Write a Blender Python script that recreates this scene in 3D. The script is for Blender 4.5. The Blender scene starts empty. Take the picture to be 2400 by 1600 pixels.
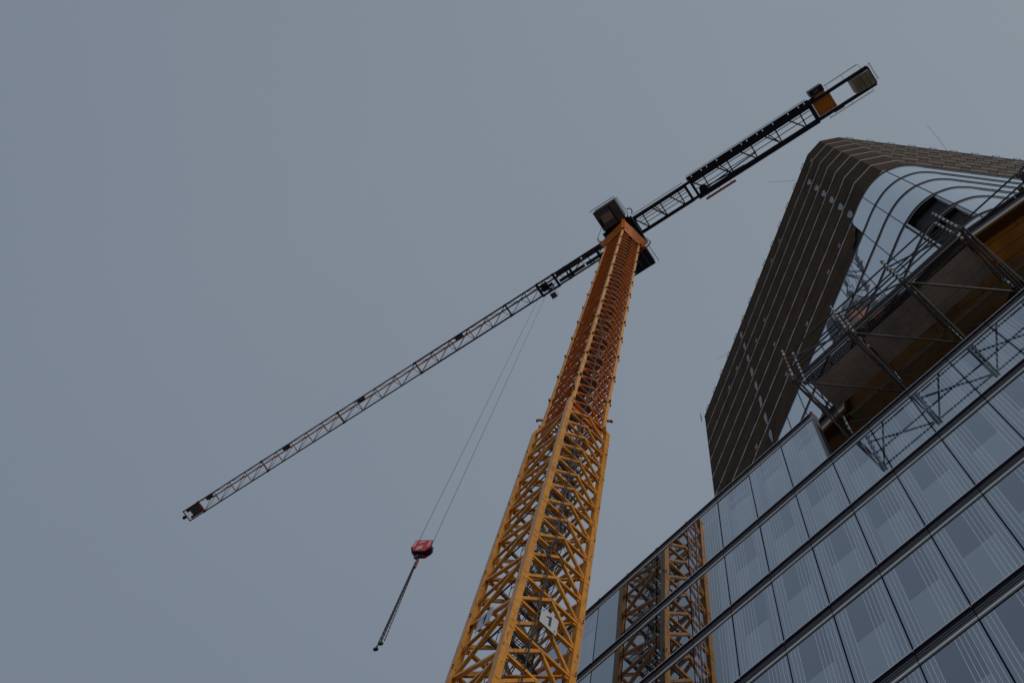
import bpy, math, random
from mathutils import Vector, Matrix
random.seed(7)
S = bpy.context.scene
COL = S.collection
# ------------------------------------------------------------------ camera
cam_d = bpy.data.cameras.new("camera"); cam = bpy.data.objects.new("camera", cam_d); COL.objects.link(cam)
S.camera = cam
cam_d.sensor_width = 36.0; cam_d.sensor_fit = 'HORIZONTAL'; cam_d.lens = 37.734
cam_d.clip_start = 0.1; cam_d.clip_end = 6000
R = ((0.6781657443697713, 0.7226416194783974, 0.13371728744269884),
     (0.683453599891552, -0.68704081280727, 0.24671055577823248),
     (0.2701525494210125, -0.07592108623277903, -0.9598195604938267))
cam.matrix_world = Matrix(R).transposed().to_4x4()      # eye 1.6 m above the pavement (which is z = -1.6)
# ------------------------------------------------------------------ light
SUN_EL, SUN_AZ = math.radians(40), math.radians(97)     # azimuth of the sun, clockwise from +Y
w = bpy.data.worlds.new("World"); S.world = w; w.use_nodes = True
nt = w.node_tree; N = nt.nodes; Lk = nt.links; N.clear()
out = N.new('ShaderNodeOutputWorld'); bg = N.new('ShaderNodeBackground')
sky = N.new('ShaderNodeTexSky'); sky.sky_type = 'NISHITA'; sky.sun_disc = False
sky.sun_elevation = SUN_EL; sky.sun_rotation = SUN_AZ; sky.dust_density = 3.0
tc = N.new('ShaderNodeTexCoord'); nz = N.new('ShaderNodeTexNoise')
nz.inputs['Scale'].default_value = 1.6; nz.inputs['Detail'].default_value = 3; nz.inputs['Roughness'].default_value = .5
dot = N.new('ShaderNodeVectorMath'); dot.operation = 'DOT_PRODUCT'; dot.inputs[1].default_value = (0.80, 0.25, 0.35)
addn = N.new('ShaderNodeMath'); addn.operation = 'MULTIPLY_ADD'; addn.inputs[1].default_value = .42
ramp = N.new('ShaderNodeValToRGB')
ramp.color_ramp.elements[0].position = 0.0; ramp.color_ramp.elements[0].color = (1.90, 2.28, 2.87, 1)
ramp.color_ramp.elements[1].position = 0.75; ramp.color_ramp.elements[1].color = (2.53, 2.93, 3.37, 1)
mix = N.new('ShaderNodeMix'); mix.data_type = 'RGBA'; mix.inputs['Factor'].default_value = 0.985
Lk.new(tc.outputs['Generated'], dot.inputs[0]); Lk.new(tc.outputs['Generated'], nz.inputs['Vector'])
Lk.new(nz.outputs['Fac'], addn.inputs[0]); Lk.new(dot.outputs['Value'], addn.inputs[2])
Lk.new(addn.outputs[0], ramp.inputs['Fac'])
Lk.new(sky.outputs['Color'], mix.inputs['A']); Lk.new(ramp.outputs['Color'], mix.inputs['B'])
Lk.new(mix.outputs['Result'], bg.inputs['Color']); bg.inputs['Strength'].default_value = 0.1
Lk.new(bg.outputs[0], out.inputs['Surface'])
sd = bpy.data.lights.new("sun", 'SUN'); sd.energy = 1.1; sd.angle = math.radians(18); sd.color = (1.0, 0.94, 0.86)
sun = bpy.data.objects.new("sun", sd); COL.objects.link(sun)
sdir = Vector((math.sin(SUN_AZ) * math.cos(SUN_EL), math.cos(SUN_AZ) * math.cos(SUN_EL), math.sin(SUN_EL)))
sun.rotation_euler = sdir.to_track_quat('Z', 'Y').to_euler()
S.view_settings.view_transform = 'Standard'; S.view_settings.look = 'None'
S.view_settings.exposure = 0.0; S.view_settings.gamma = 1.0
S.render.engine = 'CYCLES'
# ------------------------------------------------------------------ materials
def mat(name, col, rough=.6, metal=0.0, ior=1.45, spec=None, noise=None, bump=0.0, nscale=3.0, coords='Object'):
    m = bpy.data.materials.new(name); m.use_nodes = True; nt = m.node_tree; b = nt.nodes['Principled BSDF']
    b.inputs['Base Color'].default_value = (*col, 1); b.inputs['Roughness'].default_value = rough
    b.inputs['Metallic'].default_value = metal; b.inputs['IOR'].default_value = ior
    if spec is not None: b.inputs['Specular IOR Level'].default_value = spec
    if noise:
        t = nt.nodes.new('ShaderNodeTexCoord'); n = nt.nodes.new('ShaderNodeTexNoise'); r = nt.nodes.new('ShaderNodeValToRGB')
        n.inputs['Scale'].default_value = nscale; n.inputs['Detail'].default_value = 6; n.inputs['Roughness'].default_value = .65
        nt.links.new(t.outputs[coords], n.inputs['Vector']); nt.links.new(n.outputs['Fac'], r.inputs['Fac'])
        lo, hi, c2 = noise
        r.color_ramp.elements[0].position = lo; r.color_ramp.elements[0].color = (*c2, 1)
        r.color_ramp.elements[1].position = hi; r.color_ramp.elements[1].color = (*col, 1)
        nt.links.new(r.outputs['Color'], b.inputs['Base Color'])
        if bump:
            bp = nt.nodes.new('ShaderNodeBump'); bp.inputs['Strength'].default_value = bump; bp.inputs['Distance'].default_value = .01
            nt.links.new(n.outputs['Fac'], bp.inputs['Height']); nt.links.new(bp.outputs['Normal'], b.inputs['Normal'])
    return m
def coat_glass(m, rough, bumpn=None):
    # sealed double glazing: four air-glass surfaces reflect, R4 = 4R / (1 + 3R) of the plain Fresnel reflectance R
    nt = m.node_tree; L = nt.links.new; b = nt.nodes['Principled BSDF']; out = nt.nodes['Material Output']
    b.inputs['Specular IOR Level'].default_value = 0; b.inputs['Roughness'].default_value = .9
    f = nt.nodes.new('ShaderNodeFresnel'); f.inputs['IOR'].default_value = 1.66
    a = nt.nodes.new('ShaderNodeMath'); a.operation = 'MULTIPLY_ADD'; a.inputs[1].default_value = 3; a.inputs[2].default_value = 1
    c = nt.nodes.new('ShaderNodeMath'); c.operation = 'DIVIDE'; d = nt.nodes.new('ShaderNodeMath'); d.operation = 'MULTIPLY'; d.inputs[1].default_value = 4
    g = nt.nodes.new('ShaderNodeBsdfGlossy'); g.inputs['Roughness'].default_value = rough; g.inputs['Color'].default_value = (.86, .93, 1, 1)
    mx = nt.nodes.new('ShaderNodeMixShader')
    L(f.outputs[0], a.inputs[0]); L(f.outputs[0], d.inputs[0]); L(d.outputs[0], c.inputs[0]); L(a.outputs[0], c.inputs[1])
    L(c.outputs[0], mx.inputs[0]); L(b.outputs[0], mx.inputs[1]); L(g.outputs[0], mx.inputs[2]); L(mx.outputs[0], out.inputs['Surface'])
    if bumpn: L(bumpn.outputs['Normal'], g.inputs['Normal'])
    return m
def glassy(name, col, ior, rough=.015, bump=0.0, lines=None, linecol=(.5, .55, .6)):
    m = mat(name, col, rough, ior=ior); nt = m.node_tree; b = nt.nodes['Principled BSDF']
    if lines:
        uv = nt.nodes.new('ShaderNodeUVMap'); sx = nt.nodes.new('ShaderNodeSeparateXYZ')
        mu = nt.nodes.new('ShaderNodeMath'); mu.operation = 'MULTIPLY'; mu.inputs[1].default_value = 1 / lines
        fr = nt.nodes.new('ShaderNodeMath'); fr.operation = 'FRACT'
        lt = nt.nodes.new('ShaderNodeMath'); lt.operation = 'LESS_THAN'; lt.inputs[1].default_value = .22
        mx = nt.nodes.new('ShaderNodeMix'); mx.data_type = 'RGBA'
        mx.inputs['A'].default_value = (*col, 1); mx.inputs['B'].default_value = (*linecol, 1)
        L = nt.links.new
        L(uv.outputs[0], sx.inputs[0]); L(sx.outputs['X'], mu.inputs[0]); L(mu.outputs[0], fr.inputs[0]); L(fr.outputs[0], lt.inputs[0])
        L(lt.outputs[0], mx.inputs['Factor']); L(mx.outputs['Result'], b.inputs['Base Color'])
    if bump:
        t = nt.nodes.new('ShaderNodeTexCoord'); n = nt.nodes.new('ShaderNodeTexNoise'); n.inputs['Scale'].default_value = .55
        n.inputs['Detail'].default_value = 1
        bp = nt.nodes.new('ShaderNodeBump'); bp.inputs['Strength'].default_value = bump; bp.inputs['Distance'].default_value = .05
        nt.links.new(t.outputs['Object'], n.inputs['Vector'])
        nt.links.new(n.outputs['Fac'], bp.inputs['Height'])
        return coat_glass(m, rough, bp)
    return coat_glass(m, rough)
def paint(name, c1, c2, rust, rough=.34, spec=.55, amount=.375):
    m = mat(name, c1, rough, spec=spec); nt = m.node_tree; b = nt.nodes['Principled BSDF']; L = nt.links.new
    t = nt.nodes.new('ShaderNodeTexCoord'); oi = nt.nodes.new('ShaderNodeObjectInfo'); ad = nt.nodes.new('ShaderNodeVectorMath')
    L(t.outputs['Object'], ad.inputs[0]); L(oi.outputs['Location'], ad.inputs[1])
    def noise(sc, dt, vec=ad.outputs[0]):
        n = nt.nodes.new('ShaderNodeTexNoise'); n.inputs['Scale'].default_value = sc; n.inputs['Detail'].default_value = dt; n.inputs['Roughness'].default_value = .7
        L(vec, n.inputs['Vector']); return n
    def ramp(n, a, b_, ca, cb):
        r = nt.nodes.new('ShaderNodeValToRGB'); e = r.color_ramp.elements; e[0].position = a; e[1].position = b_
        e[0].color = (*ca, 1); e[1].color = (*cb, 1); L(n.outputs['Fac'], r.inputs['Fac']); return r
    tint = ramp(noise(.9, 3), .35, .65, c2, c1)
    mp = nt.nodes.new('ShaderNodeMapping'); mp.inputs['Scale'].default_value = (1, 1, .22); L(ad.outputs[0], mp.inputs['Vector'])
    streak = ramp(noise(7, 5, mp.outputs[0]), amount - .03, amount + .035, (1, 1, 1), (0, 0, 0))
    grime = ramp(noise(2.2, 8), .38, .60, (.74, .70, .66), (1, 1, 1))
    mx = nt.nodes.new('ShaderNodeMix'); mx.data_type = 'RGBA'; L(streak.outputs[0], mx.inputs['Factor']); L(tint.outputs[0], mx.inputs['A']); mx.inputs['B'].default_value = (*rust, 1)
    m2 = nt.nodes.new('ShaderNodeMix'); m2.data_type = 'RGBA'; m2.blend_type = 'MULTIPLY'; m2.inputs['Factor'].default_value = 1
    L(mx.outputs['Result'], m2.inputs['A']); L(grime.outputs[0], m2.inputs['B']); L(m2.outputs['Result'], b.inputs['Base Color'])
    return m
YEL = paint("yellow crane paint", (.88, .385, .024), (.78, .30, .016), (.24, .055, .012))
ORG = paint("orange crane paint", (.78, .205, .007), (.58, .13, .006), (.14, .03, .008), .6, .15)
PALEY = paint("pale yellow crane paint", (.84, .38, .055), (.80, .33, .04), (.30, .09, .02), .5, .4)  # paler yellow for the upper mast legs and lugs
NAVY = mat("dark navy steel", (.012, .014, .030), .5)
DSTEEL = mat("dull grey steel", (.085, .095, .105), .5, .2)
BLACK = mat("black rubber", (.010, .010, .012), .6)
REDB = mat("red brown crane paint", (.16, .045, .015), .5, noise=(.35, .5, (.05, .02, .015)), nscale=2)
DKGREY = mat("dark grey underside", (.13, .122, .118), .7, noise=(.3, .6, (.09, .085, .085)), nscale=1.5)
GREY = mat("grey galvanised steel", (.30, .33, .36), .42, .55)
GALV = mat("weathered scaffold tube", (.095, .09, .092), .5, .15, noise=(.33, .45, (.07, .042, .028)), nscale=5)
GALVL = mat("pale scaffold socket", (.34, .35, .36), .5, .3)
RUST = mat("rusty coupler", (.16, .055, .018), .7)
CONC = mat("concrete ballast", (.42, .35, .27), .85, noise=(.35, .6, (.32, .27, .21)), nscale=2)
SIGN = mat("white sign sheet", (.55, .57, .60), .5)
INK = mat("black sign ink", (.015, .015, .018), .6)
RED = mat("red hook block paint", (.55, .02, .035), .45)
WHT = mat("white paint", (.72, .74, .76), .5)
CHAIN = mat("dark chain steel", (.05, .035, .035), .5, .4)
G_DARK = glassy("glass over dark ceiling", (.014, .030, .085), 1.95, bump=.045)
G_LITE = glassy("glass over pale blind", (.22, .29, .325), 1.95, bump=.045)
G_SIDE = glassy("glass over side wall", (.125, .175, .24), 1.95, bump=.045)
G_MASTDK = glassy("glass darkened for mast reflection", (.014, .017, .018), 1.95, bump=.045)  # near-black pane colour, put in so the mast's reflection stands out
FRIT = glassy("white frit stripe", (.86, .90, .92), 1.8, .1)
MULL = mat("black joint gasket", (.006, .007, .012), .95, spec=0)
FIN = mat("dark grey louvre fin", (.12, .135, .15), .7, spec=.2)
LOUV = mat("black louvre void", (.006, .006, .010), .95, spec=0)
PLUM = mat("plum dark sill", (.022, .015, .034), .8, spec=.1)
SILV = mat("silver trim", (.78, .81, .85), .5, spec=.4)
SIDEP = mat("grey metal return panel", (.17, .165, .17), .45, .3, noise=(.3, .7, (.13, .12, .125)), nscale=.7)
TAG = mat("orange red tag", (.50, .08, .03), .6)
WHITEG = glassy("white ribbed glass", (.42, .48, .55), 1.95, .02, bump=.16, lines=.13, linecol=(.66, .71, .77))
EDGE = mat("pale slab edge", (.62, .65, .68), .5)
EDGEB = mat("grey band", (.075, .078, .105), .6, spec=.3)
DARKR = mat("dark recess", (.008, .008, .012), .8)
PALEP = mat("pale recess panel", (.55, .60, .66), .4)
ROOFD = mat("dark roofing", (.05, .05, .055), .9)
STREET = mat("light concrete ground", (.18, .177, .17), .9, noise=(.3, .7, (.11, .108, .105)), nscale=.8)
PAVE = mat("concrete paving", (.32, .31, .30), .9, noise=(.3, .7, (.25, .245, .24)), nscale=1.2)
KERB = mat("kerb stone", (.28, .27, .26), .9)

def brick_like(name, c1, c2, cm, sx, sy, rough=.8, mortar=.006, coords='UV'):
    m = bpy.data.materials.new(name); m.use_nodes = True; nt = m.node_tree; b = nt.nodes['Principled BSDF']
    b.inputs['Roughness'].default_value = rough; b.inputs['Specular IOR Level'].default_value = .06
    uv = nt.nodes.new('ShaderNodeTexCoord'); br = nt.nodes.new('ShaderNodeTexBrick')
    br.inputs['Color1'].default_value = (*c1, 1); br.inputs['Color2'].default_value = (*c2, 1); br.inputs['Mortar'].default_value = (*cm, 1)
    br.inputs['Scale'].default_value = 1; br.inputs['Brick Width'].default_value = sx; br.inputs['Row Height'].default_value = sy
    br.inputs['Mortar Size'].default_value = mortar; br.inputs['Mortar Smooth'].default_value = .1
    n = nt.nodes.new('ShaderNodeTexNoise'); n.inputs['Scale'].default_value = .5; n.inputs['Detail'].default_value = 8; n.inputs['Roughness'].default_value = .7
    mx = nt.nodes.new('ShaderNodeMix'); mx.data_type = 'RGBA'; mx.blend_type = 'MULTIPLY'; mx.inputs['Factor'].default_value = .9
    r = nt.nodes.new('ShaderNodeValToRGB'); r.color_ramp.elements[0].position = .3; r.color_ramp.elements[0].color = (.45, .45, .5, 1)
    r.color_ramp.elements[1].position = .72; r.color_ramp.elements[1].color = (1.35, 1.2, 1.05, 1)
    L = nt.links.new
    L(uv.outputs[coords], br.inputs['Vector']); L(uv.outputs[coords], n.inputs['Vector']); L(n.outputs['Fac'], r.inputs['Fac'])
    L(br.outputs['Color'], mx.inputs['A']); L(r.outputs['Color'], mx.inputs['B']); L(mx.outputs['Result'], b.inputs['Base Color'])
    return m
BROWN = brick_like("brown weathered sheathing", (.096, .060, .030), (.072, .047, .026), (.030, .021, .015), 2.4, 1.25)
WOOD = brick_like("orange brown timber soffit", (.85, .40, .095), (.76, .33, .075), (.16, .06, .02), 4.2, .42, mortar=.012)
SOFFD = brick_like("darker brown timber soffit", (.58, .36, .17), (.46, .28, .13), (.10, .055, .03), 2.0, .9, mortar=.010)  # darker brown timber for the soffit outside the orange front strip
DECK = brick_like("ribbed scaffold plank underside", (.60, .53, .49), (.54, .48, .44), (.20, .16, .14), 40., .055, mortar=.010)
# ------------------------------------------------------------------ mesh builder
class MB:
    def __init__(s): s.v = []; s.f = []; s.mi = []; s.uv = []; s.sm = []
    def add(s, vs, fs, mi=0, uvs=None, smooth=False):
        o = len(s.v); s.v += [tuple(p) for p in vs]
        for k, f in enumerate(fs):
            s.f.append(tuple(i + o for i in f)); s.mi.append(mi); s.sm.append(smooth)
            s.uv.append(uvs[k] if uvs else None)
    def box(s, a, b, mi=0):
        x0, y0, z0 = a; x1, y1, z1 = b
        s.add([(x0,y0,z0),(x1,y0,z0),(x1,y1,z0),(x0,y1,z0),(x0,y0,z1),(x1,y0,z1),(x1,y1,z1),(x0,y1,z1)],
              [(0,3,2,1),(4,5,6,7),(0,1,5,4),(1,2,6,5),(2,3,7,6),(3,0,4,7)], mi)
    def bar(s, p, q, w, h=None, mi=0, up=(0,0,1)):
        h = w if h is None else h
        p = Vector(p); q = Vector(q); d = (q - p)
        if d.length < 1e-5: return
        d.normalize(); u = Vector(up)
        if abs(d.dot(u)) > .98: u = Vector((1, 0, 0))
        a = d.cross(u).normalized(); b = a.cross(d).normalized()
        a *= w / 2; b *= h / 2
        s.add([p-a-b, p+a-b, p+a+b, p-a+b, q-a-b, q+a-b, q+a+b, q-a+b],
              [(0,3,2,1),(4,5,6,7),(0,1,5,4),(1,2,6,5),(2,3,7,6),(3,0,4,7)], mi)
    def tube(s, p, q, r, mi=0, n=8, r2=None, caps=True):
        p = Vector(p); q = Vector(q); d = (q - p)
        if d.length < 1e-5: return
        d.normalize(); u = Vector((0, 0, 1))
        if abs(d.dot(u)) > .95: u = Vector((1, 0, 0))
        a = d.cross(u).normalized(); b = a.cross(d); r2 = r if r2 is None else r2
        vs = [p + (a * math.cos(t) + b * math.sin(t)) * r for t in [2*math.pi*i/n for i in range(n)]]
        vs += [q + (a * math.cos(t) + b * math.sin(t)) * r2 for t in [2*math.pi*i/n for i in range(n)]]
        s.add(vs, [(i, (i+1) % n, n + (i+1) % n, n + i) for i in range(n)], mi, smooth=True)
        if caps: s.add(vs, [tuple(range(n-1, -1, -1)), tuple(range(n, 2*n))], mi)
    def path(s, pts, r, mi=0, n=6):
        for a, b in zip(pts, pts[1:]): s.tube(a, b, r, mi, n)
    def torus(s, c, nrm, R_, r, mi=0, n=16, m=6, arc=1.0):
        c = Vector(c); d = Vector(nrm).normalized(); u = Vector((0,0,1)) if abs(d.z) < .9 else Vector((1,0,0))
        a = d.cross(u).normalized(); b = a.cross(d); vs = []
        nn = n if arc >= 1 else n + 1
        for i in range(nn):
            t = 2*math.pi*arc*i/n; e = a*math.cos(t) + b*math.sin(t)
            for j in range(m):
                q = 2*math.pi*j/m; vs.append(c + e*(R_ + r*math.cos(q)) + d*r*math.sin(q))
        fs = []
        for i in range(n if arc >= 1 else n):
            i2 = (i+1) % nn
            if arc < 1 and i == nn - 1: break
            for j in range(m): fs.append((i*m+j, i2*m+j, i2*m+(j+1)%m, i*m+(j+1)%m))
        s.add(vs, fs, mi, smooth=True)
    def extr(s, poly, z0, z1, mi=0, uvtop=None):
        n = len(poly); vs = [(x, y, z0) for x, y in poly] + [(x, y, z1) for x, y in poly]
        s.add(vs, [(i, (i+1) % n, n+(i+1) % n, n+i) for i in range(n)], mi)
        s.add(vs, [tuple(range(n-1, -1, -1)), tuple(range(n, 2*n))], mi)
    def build(s, name, mats, parent=None, loc=(0,0,0)):
        me = bpy.data.meshes.new(name); me.from_pydata(s.v, [], s.f)
        for m in (mats if isinstance(mats, (list, tuple)) else [mats]): me.materials.append(m)
        for p, i, sm in zip(me.polygons, s.mi, s.sm): p.material_index = i; p.use_smooth = sm
        if any(u for u in s.uv):
            lay = me.uv_layers.new(name="UVMap")
            for p, u in zip(me.polygons, s.uv):
                if u:
                    for li, c in zip(p.loop_indices, u): lay.data[li].uv = c
        me.update()
        o = bpy.data.objects.new(name, me); COL.objects.link(o); o.location = loc
        if parent: o.parent = parent
        return o
def tag(o, label, cat, group=None):
    o['label'] = label; o['category'] = cat
    if group: o['group'] = group
    return o
def empty(name, label, cat, loc=(0,0,0), group=None):
    o = bpy.data.objects.new(name, None); COL.objects.link(o); o.location = loc; o.empty_display_size = .5
    return tag(o, label, cat, group)
def dup(o, parent, loc, rot=None):
    c = o.copy(); COL.objects.link(c); c.parent = parent; c.location = loc
    if rot: c.rotation_euler = rot
    for ch in list(o.children):
        d = ch.copy(); COL.objects.link(d); d.parent = c
    return c
G0 = -1.6
# ------------------------------------------------------------------ ground
m = MB(); m.add([(-3000,-3000,G0-.03),(3000,-3000,G0-.03),(3000,3000,G0-.03),(-3000,3000,G0-.03)], [(0,1,2,3)]); o = m.build("ground", STREET); o['kind'] = 'structure'
m = MB(); m.box((-60,2.5,G0-.029),(60,12.0,G0)); o = m.build("pavement", PAVE); o['kind'] = 'structure'
m = MB(); m.box((-60,2.34,G0-.029),(60,2.497,G0+.004)); o = m.build("kerb", KERB); o['kind'] = 'structure'
# ------------------------------------------------------------------ podium office building
D = 12.1
def CX(i): return -9.254 + 1.5052 * i
ZL = [36.14, 31.75, 27.97, 24.20, 20.29, 16.45, 12.62, 8.8, 4.98, 1.15]     # lower edges of the floor bands
BH = .57
IL, IR, IS = -6, 16, 3          # first mullion, last mullion, end of the taller glazed screen
pod = empty("office_building", "long low glass office building with dark louvred floor bands and striped panes", "building", (0, D, G0))
def P(x, y, z): return (x, y - D, z - G0)     # world -> building local
class LB(MB):
    def build(s, name, mats, parent=pod, loc=(0,0,0)):
        s.v = [P(*v) for v in s.v]; return MB.build(s, name, mats, parent, loc)
m = LB(); m.box((CX(IL)+.02, D+.05, G0), (CX(IR)-.02, D+16, 31.6)); m.build("wall", ROOFD)
m = LB(); m.box((CX(IL)+.02, D+.05, 31.6), (CX(IS)-.09, D+.22, 36.6)); m.build("screen_wall", EDGEB)
m = LB()
m.box((CX(IS)-.085, D-.02, 32.33), (CX(IS)+.02, D+.26, 36.72)); m.build("return_panel", SIDEP)
m = LB(); m.box((CX(IS)-.6, D+.0, 36.74), (CX(IS)+.03, D+.30, 36.78)); m.build("capping_strip", TAG)
def stripes(i, j):
    r = random.Random(i * 31 + j * 17)
    gap = 3 if (j >= 3 or (i + j) % 3 == 0) else r.choice([2, 4, 5, 6, 7])
    n = 4 if j >= 2 else 3
    return [(.064 + .0738 * k) for k in range(13) if not (gap <= k < gap + n)]
def pane(i, j):
    x0, x1 = CX(i) + .018, CX(i+1) - .018; z1 = ZL[j] - .012; z0 = ZL[j+1] + BH + .004
    r = random.Random(i * 7 + j * 101); W = x1 - x0; H = z1 - z0
    ty = r.uniform(-.005, .005); tz = r.uniform(-.006, .006)
    xs = stripes(i, j); a, b = .235 + r.uniform(-.012, .012), .80 + r.uniform(-.02, .03); hb = .50 + r.uniform(-.035, .035)
    if j == 0: a, b, hb = .33, .93, .66
    cuts = sorted(set([0, 1, a, b] + [x for x in xs] + [x + .009 for x in xs]))
    zc = [0, hb, 1]
    if j == 0: zc = [0, .60, .72, .78, 1]
    m = LB()
    for c0, c1 in zip(cuts, cuts[1:]):
        mid = (c0 + c1) / 2; fr = any(x < mid < x + .009 for x in xs)
        rows = [(0, 1)] if (fr or mid < a or mid > b) else list(zip(zc, zc[1:]))
        for k, (h0, h1) in enumerate(rows):
            if fr: mi = 0
            elif mid < a or mid > b: mi = 3
            elif j == 0: mi = (2, 1, 3, 1)[k] if k else 2
            else: mi = 2 if k == 0 else 1
            X0, X1 = x0 + W*c0, x0 + W*c1; A, B = z0 + H*h0, z0 + H*h1
            Y = lambda xx, zz: D + ty*(xx-x0)/W + tz*(zz-z0)/H
            m.add([(X0, Y(X0,A), A), (X1, Y(X1,A), A), (X1, Y(X1,B), B), (X0, Y(X0,B), B)], [(0,1,2,3)], mi)
    return m
stuffm = LB()
for j in range(len(ZL) - 1):
    for i in range(IL, IR):
        if j == 0 and i >= IS: continue
        if j > 5 or (j >= 3 and i < -1) or (j >= 4 and i < 0) or i > 9 or i < -5:
            x0, x1 = CX(i) + .018, CX(i+1) - .018
            stuffm.add([(x0, D, ZL[j+1]+BH+.004), (x1, D, ZL[j+1]+BH+.004), (x1, D, ZL[j]-.012), (x0, D, ZL[j]-.012)], [(0,1,2,3)], 0)
        else:
            pane(i, j).build("glass_pane", [FRIT, G_DARK, G_LITE, G_SIDE] if (i >= 0 or i < -4) else [FRIT, G_MASTDK, G_MASTDK, G_SIDE] if i == -1 else [G_SIDE, G_MASTDK, G_MASTDK, G_MASTDK])  # panes where the mast reflects are coloured darker to deepen its reflection
o = stuffm.build("outer_glass_panes", [G_SIDE]); o['kind'] = 'stuff'
for j, z in enumerate(ZL):
    xa = CX(IL); xb = CX(IS) if j == 0 else CX(IR)
    m = LB()
    m.box((xa, D+.012, z), (xb, D+.048, z+BH), 1)                 # black backing
    cuts = [CX(i) for i in range(IL, IR+1) if CX(i) <= xb + .01]
    for c0, c1 in zip(cuts, cuts[1:]):
        a, b = c0 + .012, c1 - .012
        m.box((a, D-.030, z+.055), (b, D+.010, z+.125), 3)         # silver strip
        for f in (.175, .265, .355): m.box((a, D-.014, z+f), (b, D+.010, z+f+.052), 2)
        m.box((a, D-.022, z+.425), (b, D+.010, z+.500), 4)
        m.box((a, D-.040, z+.502), (b, D+.008, z+.535), 4)
        m.box((a, D-.048, z+.537), (b, D+.006, z+BH), 3)
        if j == 0: m.box((c1-.05, D-.05, z+BH), (c1+.04, D+.0, z+BH+.06), 5)
    o = m.build("floor_band", [FIN, LOUV, FIN, SILV, PLUM, TAG])
for i in range(IL, IR+1):
    m = LB(); zt = 36.14 if i <= IS else 31.75
    for j in range(0 if i < IS else 1, len(ZL)-1):
        m.box((CX(i)-.0178, D-.004, ZL[j+1]+BH), (CX(i)+.0178, D+.03, ZL[j]), 0)
    m.build("mullion", MULL)
# ------------------------------------------------------------------ tower building
T = empty("tower_building", "tall faceted tower with brown storeys above curved white ribbed glazing", "building", (3, 16, G0))
class TB(MB):
    def build(s, name, mats, parent=T, loc=(0,0,0)):
        s.v = [(x-3, y-16, z-G0) for x, y, z in s.v]; return MB.build(s, name, mats, parent, loc)
Lc = (-19.1, 24.7); Rf = (29.6, 46.9)
PB = [(-15.5, 52), Lc, (3.2, 14.1), (4.67, 14.0), (5.93, 14.87), Rf, (20, 60)]
def offs(poly, d):
    n = len(poly); out = []
    for i in range(n):
        a = Vector(poly[i-1]); b = Vector(poly[i]); c = Vector(poly[(i+1) % n])
        e1 = (b-a).normalized(); e2 = (c-b).normalized()
        n1 = Vector((e1.y, -e1.x)); n2 = Vector((e2.y, -e2.x)); k = (n1+n2).normalized()
        out.append(tuple(b + k * d / max(.3, k.dot(n1))))
    return out
def catmull(pts, n=8):
    out = []
    P4 = [Vector(p) for p in pts]; P4 = [P4[0]*2-P4[1]] + P4 + [P4[-1]*2-P4[-2]]
    for i in range(1, len(P4)-2):
        for k in range(n):
            t = k/n; a, b, c, d = P4[i-1:i+3]
            out.append(tuple(.5*((2*b) + (c-a)*t + (2*a-5*b+4*c-d)*t*t + (3*b-a-3*c+d)*t**3)))
    out.append(tuple(P4[-2])); return out
def wall_strip(m, pts, z0, z1, mi=0, u0=0.0, close=False, d0=0, d1=0):
    u = u0
    for a, b in zip(pts, pts[1:]):
        l = math.dist(a, b)
        m.add([(a[0],a[1],z0),(b[0],b[1],z0),(b[0],b[1],z1),(a[0],a[1],z1)], [(0,1,2,3)], mi,
              uvs=[[(u,z0),(u+l,z0),(u+l,z1),(u,z1)]]); u += l
HS = 3.8; ZT = 94.0
CLIPM = mat('dark steel clip', (.045, .045, .050), .8, spec=.1)
zl = [ZT - HS*k for k in range(16)]
for k in range(8):
    m = TB(); top = zl[k]; bot = zl[k+1] if k < 7 else 63.6
    ring_ = PB + [PB[0]]
    if k == 7:
        bot = 63.2; ring_ = [PB[0], Lc, (1.25, (348.3-10.6*1.25)/22.3)]
    wall_strip(m, ring_, bot, top)
    m.build("brown_storey", [BROWN])
    q = offs(PB, .022); m = TB()
    m.extr(q, top-.02, top+.17, 0 if k else 1)
    # clips and brackets standing along the slab edge, part of the edge strip
    rr = random.Random(k)
    for (a, b, st) in ((Lc, PB[2], 1.75), (PB[4], Rf, 1.7)):
        L_ = math.dist(a, b); s_ = 0.9
        while s_ < L_ - .5:
            t = s_ / L_; x = a[0] + (b[0]-a[0])*t; y = a[1] + (b[1]-a[1])*t
            ex, ey = (b[0]-a[0])/L_, (b[1]-a[1])/L_; nx, ny = ey, -ex
            for q_ in (-.26, .26): m.bar((x+ex*q_+nx*.02, y+ey*q_+ny*.02, top+.16), (x+ex*q_+nx*.10, y+ey*q_+ny*.10, top+.16), .04, .10, 2)
            m.bar((x-ex*.28+nx*.10, y-ey*.28+ny*.10, top+.18), (x+ex*.28+nx*.10, y+ey*.28+ny*.10, top+.18), .025, .10, 2)
            if rr.random() < .10:
                m.bar((x+ex*.8+nx*.12, y+ey*.8+ny*.12, top), (x+ex*.8+nx*.12, y+ey*.8+ny*.12, top+.6), .04, .04, 3)
                m.bar((x+ex*.95+nx*.12, y+ey*.95+ny*.12, top), (x+ex*.95+nx*.12, y+ey*.95+ny*.12, top+.6), .04, .04, 3)
            s_ += st
    m.build("slab_edge", [EDGE, EDGEB, CLIPM, WHT])
m = TB(); m.extr(offs(PB, -.3), 28, ZT - .1); m.build("core", DARKR)
m = TB(); m.extr(offs(PB, .03), ZT - .05, ZT + .02); m.build("roof", ROOFD)
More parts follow.
